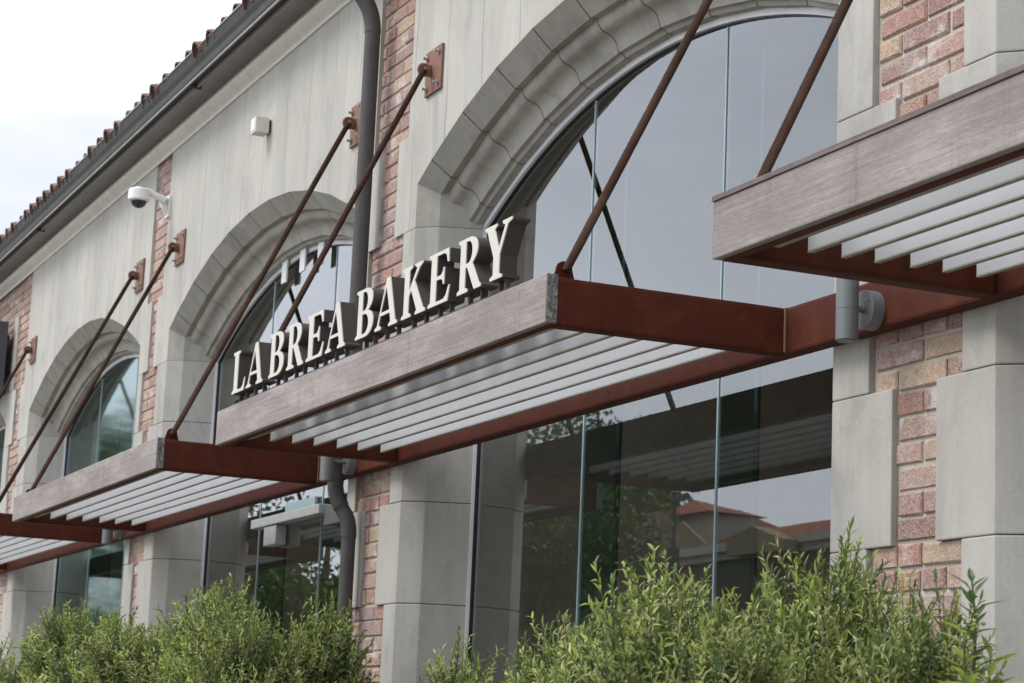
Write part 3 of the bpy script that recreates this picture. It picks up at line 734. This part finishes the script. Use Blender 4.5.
SH = [ (sA, (-6.38, -1.36, .02), 0.0, (.84, .80, .97), 'widest shrub of the right clump, below the gap between the two nearest canopies'),
       (sB, (-5.80, -1.38, .02), 1.3, (.80, .78, 1.10), 'tall sprig-topped shrub in front of the right-hand edge of the nearest window'),
       (sC, (-5.38, -1.36, .02), 4.0, (.70, .68, .98), 'last full shrub of the right-hand clump, in front of the brick strip'),
       (sD, (-4.70, -1.36, .02), 0.0, (1.5, 1.5, 1.03), 'lone long-leaved shoots in front of the right stone pier'),
       ('B', (-6.95, -1.36, .02), 2.2, (.80, .78, 1.0), 'sloping shrub second from the left end of the right-hand clump'),
       ('C', (-7.32, -1.38, .02), 3.2, (.74, .74, .95), 'lowest shrub at the left end of the right-hand clump'),
       ('C', (-11.60, -1.10, .02), .6, (.84, .84, 1.14), 'full round shrub hiding the foot of the downpipe'),
       ('A', (-12.45, -1.12, .02), 3.1, (1.0, 1.0, 1.07), 'shrub in the left clump just left of the one by the downpipe'),
       ('B', (-13.50, -1.15, .02), 5.0, (1.1, 1.0, 1.09), 'shrub in the middle of the left clump, below the left canopy corner'),
       ('C', (-14.60, -1.1, .02), 2.0, (1.1, 1.0, 1.12), 'pale green shrub third from the left frame edge'),
       ('A', (-15.90, -1.1, .02), 4.4, (1.1, 1.0, 1.08), 'rounded shrub second from the left frame edge'),
       ('B', (-17.30, -1.1, .02), 1.0, (1.2, 1.0, 1.06), 'shrub in the bottom left corner, sloping down to the frame edge'),
       ('C', (-18.80, -1.0, .02), 3.4, (1.2, 1.1, 1.0), 'distant shrub only peeping over the left frame edge clump')]
PR = {'A': sA, 'B': sB, 'C': sC}
for i, (proto, loc, rz, s, lab) in enumerate(SH):
    o = copy_tree(PR[proto]) if isinstance(proto, str) else proto
    o.location = loc; o.rotation_euler.z = rz; o.scale = s; tag(o, lab, 'shrub', 'narrow-leaved shrubs along the wall')

# ------------------------------------------------------------------ ground and what stands across the street (seen in the glass)
def sheet(name, x0, x1, y0, y1, z, mat):
    b = MB(); b.add([(x0, y0, z), (x1, y0, z), (x1, y1, z), (x0, y1, z)], [(0, 1, 2, 3)]); o = b.build(name, mat); tag(o, kind='structure'); return o
sheet('ground', -900, 900, -900, 900, -.16, M['paving'])
b = MB(); b.box(-120, 60, -7.0, .0, -.15, .0); tag(b.build('pavement', M['paving']), kind='structure')
b = MB(); b.box(-120, 60, -7.15, -7.0, -.15, .004); tag(b.build('kerb', M['kerb']), kind='structure')
sheet('road', -120, 60, -17, -7.16, -.152, M['asphalt'])
b = MB()
for i in range(30): b.add([(-119+i*6, -12.1, -.148), (-116+i*6, -12.1, -.148), (-116+i*6, -11.98, -.148), (-119+i*6, -11.98, -.148)], [(0, 1, 2, 3)])
tag(b.build('road_marking', M['paint']), kind='structure')
b = MB(); b.box(-19, -3.6, -1.9, -.6, .0, .02); tag(b.build('planting_bed', M['soil']), kind='structure')

def tree(name, loc, h, cr, seed, lab, n=2600, ls=.22, squash=.8):
    r = random.Random(seed); root = empty(name, loc); t = MB(); f = MB(); L0 = Vector(loc)
    t.tube([L0, L0+Vector((.1, .05, h*.3)), L0+Vector((0, .1, h*.55)), L0+Vector((.1, 0, h*.85))], [.26, .2, .14, .05], 10)
    cl = []
    for i in range(16):
        a = r.uniform(0, 6.28); q = r.uniform(.2, .85)*cr; c_ = L0+Vector((math.cos(a)*q, math.sin(a)*q, h*.62+r.uniform(-.5, .5)*cr*squash))
        cl.append((c_, r.uniform(.28, .5)*cr)); t.tube([L0+Vector((0, .05, h*.4)), (L0+Vector((0, 0, h*.5))+c_)/2, c_], [.1, .06, .02], 6, 0, False)
    for i in range(n):
        c_, s = r.choice(cl); u = Vector((r.gauss(0, 1), r.gauss(0, 1), r.gauss(0, 1))).normalized()*s*r.uniform(.5, 1.05)
        p = c_+u; d1 = Vector((r.uniform(-1, 1), r.uniform(-1, 1), r.uniform(-1, 1))).normalized(); d2 = d1.orthogonal().normalized(); s2 = ls*r.uniform(.5, 1)
        g = r.uniform(.7, 1.3); c0 = r.choice([(.035, .058, .018), (.055, .085, .025), (.085, .11, .032)])
        f.add([p, p+d1*s2*.6+d2*s2*.3, p+d1*s2, p+d1*s2*.6-d2*s2*.3], [(0, 1, 2, 3)], 0, tuple(a*g for a in c0))
    t.build('trunk', M['bark'], root); f.build('crown', M['leaf'], root); tag(root, lab, 'tree', 'street trees across the road'); return root
tree('street_tree', (-37.6, -11.4, 0), 7.9, 2.2, 3, 'dark leafy tree mirrored in the left part of the nearest window', 6500, .20, 1.0)
tree('street_tree', (-100., -43., 0), 22.5, 6.6, 5, 'tall bright tree mirrored between the beam and its reflection', 20000, .48)
tree('street_tree', (-66., -13., 0), 8.6, 3.2, 8, 'dark green tree mirrored low in the middle window, left one', 4600, .26)
tree('street_tree', (-60., -13.5, 0), 8.9, 3.2, 12, 'dark green tree mirrored low in the middle window, behind the door header', 4600, .26)
tree('street_tree', (-54., -13., 0), 8.4, 3.0, 13, 'dark green tree mirrored in the middle window next to the downpipe', 4600, .26)
tree('street_tree', (-90., -14., 0), 17., 5.6, 9, 'broad green tree mirrored in the left half of the far arched window', 6000, .36)
tree('street_tree', (-79., -14., 0), 16., 5.2, 15, 'broad green tree mirrored in the right half of the far arched window', 6000, .36)

tree('street_tree', (-84., -12., 0), 8.5, 3.6, 19, 'low green tree mirrored at the foot of the far arched window', 4200, .30)
ob = empty('opposite_building', (-60, -25, 0)); tag(ob, 'beige building with red roofs and a pale cornice, mirrored in the nearest window', 'building')
def pt(name, mat, fn): b = MB(); fn(b); return b.build(name, mat, ob)
pt('wall', M['wallbrown'], lambda b: b.box(-100, -44, -37, -25, -.1, 7.15))
pt('cornice', M['rendertrim'], lambda b: (b.box(-100.3, -43.7, -37.3, -24.7, 7.24, 7.48), b.box(-100.15, -43.85, -37.1, -24.85, 7.03, 7.225)))
pt('roof', M['roofred'], lambda b: b.add([(-100, -25.2, 7.60), (-59.0, -25.2, 7.60), (-60.5, -29, 9.3), (-98, -29, 9.3), (-100, -33, 7.60), (-59.0, -33, 7.60)], [(0, 1, 2, 3), (3, 2, 5, 4), (0, 3, 4), (1, 5, 2)]))
pt('roof', M['roofred'], lambda b: b.add([(-58.6, -25.6, 7.50), (-49.5, -25.6, 7.50), (-50.5, -27.3, 8.25), (-58.6, -27.3, 8.25), (-58.6, -29, 7.5), (-49.5, -29, 7.5)], [(0, 1, 2, 3), (3, 2, 5, 4), (0, 3, 4), (1, 5, 2)]))
pt('tower', M['render'], lambda b: b.box(-60.2, -58.9, -26.6, -25.3, 7.5, 8.85))
pt('lantern', M['rendertrim'], lambda b: b.box(-60.3, -57.2, -27.8, -26.1, 7.5, 8.72))
pt('lantern_roof', M['roofred'], lambda b: b.add([(-60.8, -25.8, 8.73), (-56.8, -25.8, 8.73), (-57.2, -28.1, 8.73), (-60.8, -28.1, 8.73), (-59.5, -26.8, 9.35)], [(0, 1, 4), (1, 2, 4), (2, 3, 4), (3, 0, 4), (0, 3, 2, 1)]))
pt('gable', M['render'], lambda b: b.prism([(-58.8, 7.485), (-55.4, 7.485), (-55.4, 7.6), (-56.9, 8.35), (-58.8, 7.85)], -25.05, -24.95, axis='y'))
pt('gable', M['render'], lambda b: b.prism([(-52.8, 7.0), (-49.9, 7.0), (-49.9, 7.3), (-51.45, 7.75), (-52.8, 7.4)], -24.69, -24.2, axis='y'))
for i in range(15):
    f = pt('window', M['rendertrim'], lambda b: b.box(-98+i*3.5, -96.4+i*3.5, -24.995, -24.93, 3.9, 5.9)); b = MB(); b.box(-97.9+i*3.5, -96.5+i*3.5, -24.925, -24.9, 4.0, 5.8); b.build('window_pane', M['dark'], f)
sl_ = empty('street_lamp', (-47.9, -19.9, 0)); tag(sl_, 'dark street lamp post with a short side arm, mirrored in the nearest window', 'street lamp')
b = MB(); b.tube([(-47.9, -19.9, 0), (-47.9, -19.9, 7.9)], [.10, .06], 10); b.build('post', M['dark'], sl_)
b = MB(); b.box(-47.9, -47.2, -19.98, -19.82, 7.75, 7.87); b.build('lamp_head', M['dark'], sl_)
b = MB(); b.tube([(-47.9, -19.9, 5.9), (-47.9, -19.9, 6.6)], .16, 10); b.build('banner_arm', M['dark'], sl_)

# ------------------------------------------------------------------ camera
F = 2183.03; yaw, pit, rol, D = .4110, .1830, .0438, 4.7361
fw = Vector((-math.cos(yaw)*math.cos(pit), math.sin(yaw)*math.cos(pit), math.sin(pit)))
rt = fw.cross(Vector((0, 0, 1))).normalized(); up = rt.cross(fw)
r2 = rt*math.cos(rol)+up*math.sin(rol); u2 = -rt*math.sin(rol)+up*math.cos(rol)
cd = bpy.data.cameras.new('camera'); cam = bpy.data.objects.new('camera', cd); COL.objects.link(cam)
cam.matrix_world = Matrix(((r2.x, u2.x, -fw.x, 0), (r2.y, u2.y, -fw.y, -D), (r2.z, u2.z, -fw.z, 1.6), (0, 0, 0, 1)))
cd.sensor_width = 36; cd.lens = F*36/1024; cd.clip_end = 3000; cd.clip_start = .05
cd.dof.use_dof = True; cd.dof.focus_distance = 9.5; cd.dof.aperture_fstop = 8
scn.camera = cam

# ------------------------------------------------------------------ light: bright overcast sky, weak soft sun
w = bpy.data.worlds.new('World'); scn.world = w; w.use_nodes = True; nt = w.node_tree; nt.nodes.clear()
out = nt.nodes.new('ShaderNodeOutputWorld'); bg = nt.nodes.new('ShaderNodeBackground')
SUN_EL, SUN_AZ = R(52), R(200)      # azimuth clockwise from +Y
sky = nt.nodes.new('ShaderNodeTexSky'); sky.sky_type = 'NISHITA'; sky.sun_disc = False
sky.sun_elevation = SUN_EL; sky.sun_rotation = SUN_AZ; sky.air_density = 1.0; sky.dust_density = 3.0; sky.ozone_density = 1.0
tc = nt.nodes.new('ShaderNodeTexCoord'); mp = nt.nodes.new('ShaderNodeMapping'); mp.inputs['Scale'].default_value = (1.0, 1.0, 2.6)
nt.links.new(tc.outputs['Generated'], mp.inputs[0])
cn = noise(nt, mp.outputs[0], 2.2, 7, .55, .3)
sx = nt.nodes.new('ShaderNodeSeparateXYZ'); nt.links.new(tc.outputs['Generated'], sx.inputs[0])
# cloud deck: brighter over the roof side (+Y), greyer on the street side
side = ramp(nt, math_(nt, 'ADD', math_(nt, 'MULTIPLY', sx.outputs[1], .5), .5), [(.30, (7.2, 7.7, 8.5)), (.70, (11.5, 11.7, 12.4))])
cloud = mixc(nt, 1, side, ramp(nt, cn, [(.35, .82), (.65, 1.16)]), 'MULTIPLY')
low = math_(nt, 'SUBTRACT', sx.outputs[2], math_(nt, 'MULTIPLY', math_(nt, 'MAXIMUM', sx.outputs[1], 0.), .25))
lowf = ramp(nt, math_(nt, 'ADD', low, math_(nt, 'MULTIPLY', math_(nt, 'SUBTRACT', cn, .5), .10)), [(.14, (.36, .362, .395)), (.215, (.46, .462, .492)), (.275, (1., 1., 1.))])
back = ramp(nt, sx.outputs[1], [(.0, 0.), (.1, 1.)])
cloud = mixc(nt, back, cloud, mixc(nt, 1, cloud, lowf, 'MULTIPLY'))
mixed = mixc(nt, .86, sky.outputs[0], cloud)
nt.links.new(mixed, bg.inputs[0]); bg.inputs[1].default_value = .1
nt.links.new(bg.outputs[0], out.inputs[0])
ld = bpy.data.lights.new('sun', 'SUN'); ld.energy = 1.2; ld.angle = R(24); ld.color = (1, .965, .91)
lo = bpy.data.objects.new('sun', ld); COL.objects.link(lo)
dirv = Vector((math.sin(SUN_AZ)*math.cos(SUN_EL), math.cos(SUN_AZ)*math.cos(SUN_EL), math.sin(SUN_EL)))
lo.rotation_euler = dirv.to_track_quat('Z', 'Y').to_euler(); lo.location = dirv*50
vs = scn.view_settings; vs.view_transform = 'Standard'; vs.look = 'None'; vs.gamma = 1; vs.exposure = 1.12
scn.render.engine = 'CYCLES'; scn.cycles.max_bounces = 10; scn.cycles.transparent_max_bounces = 12
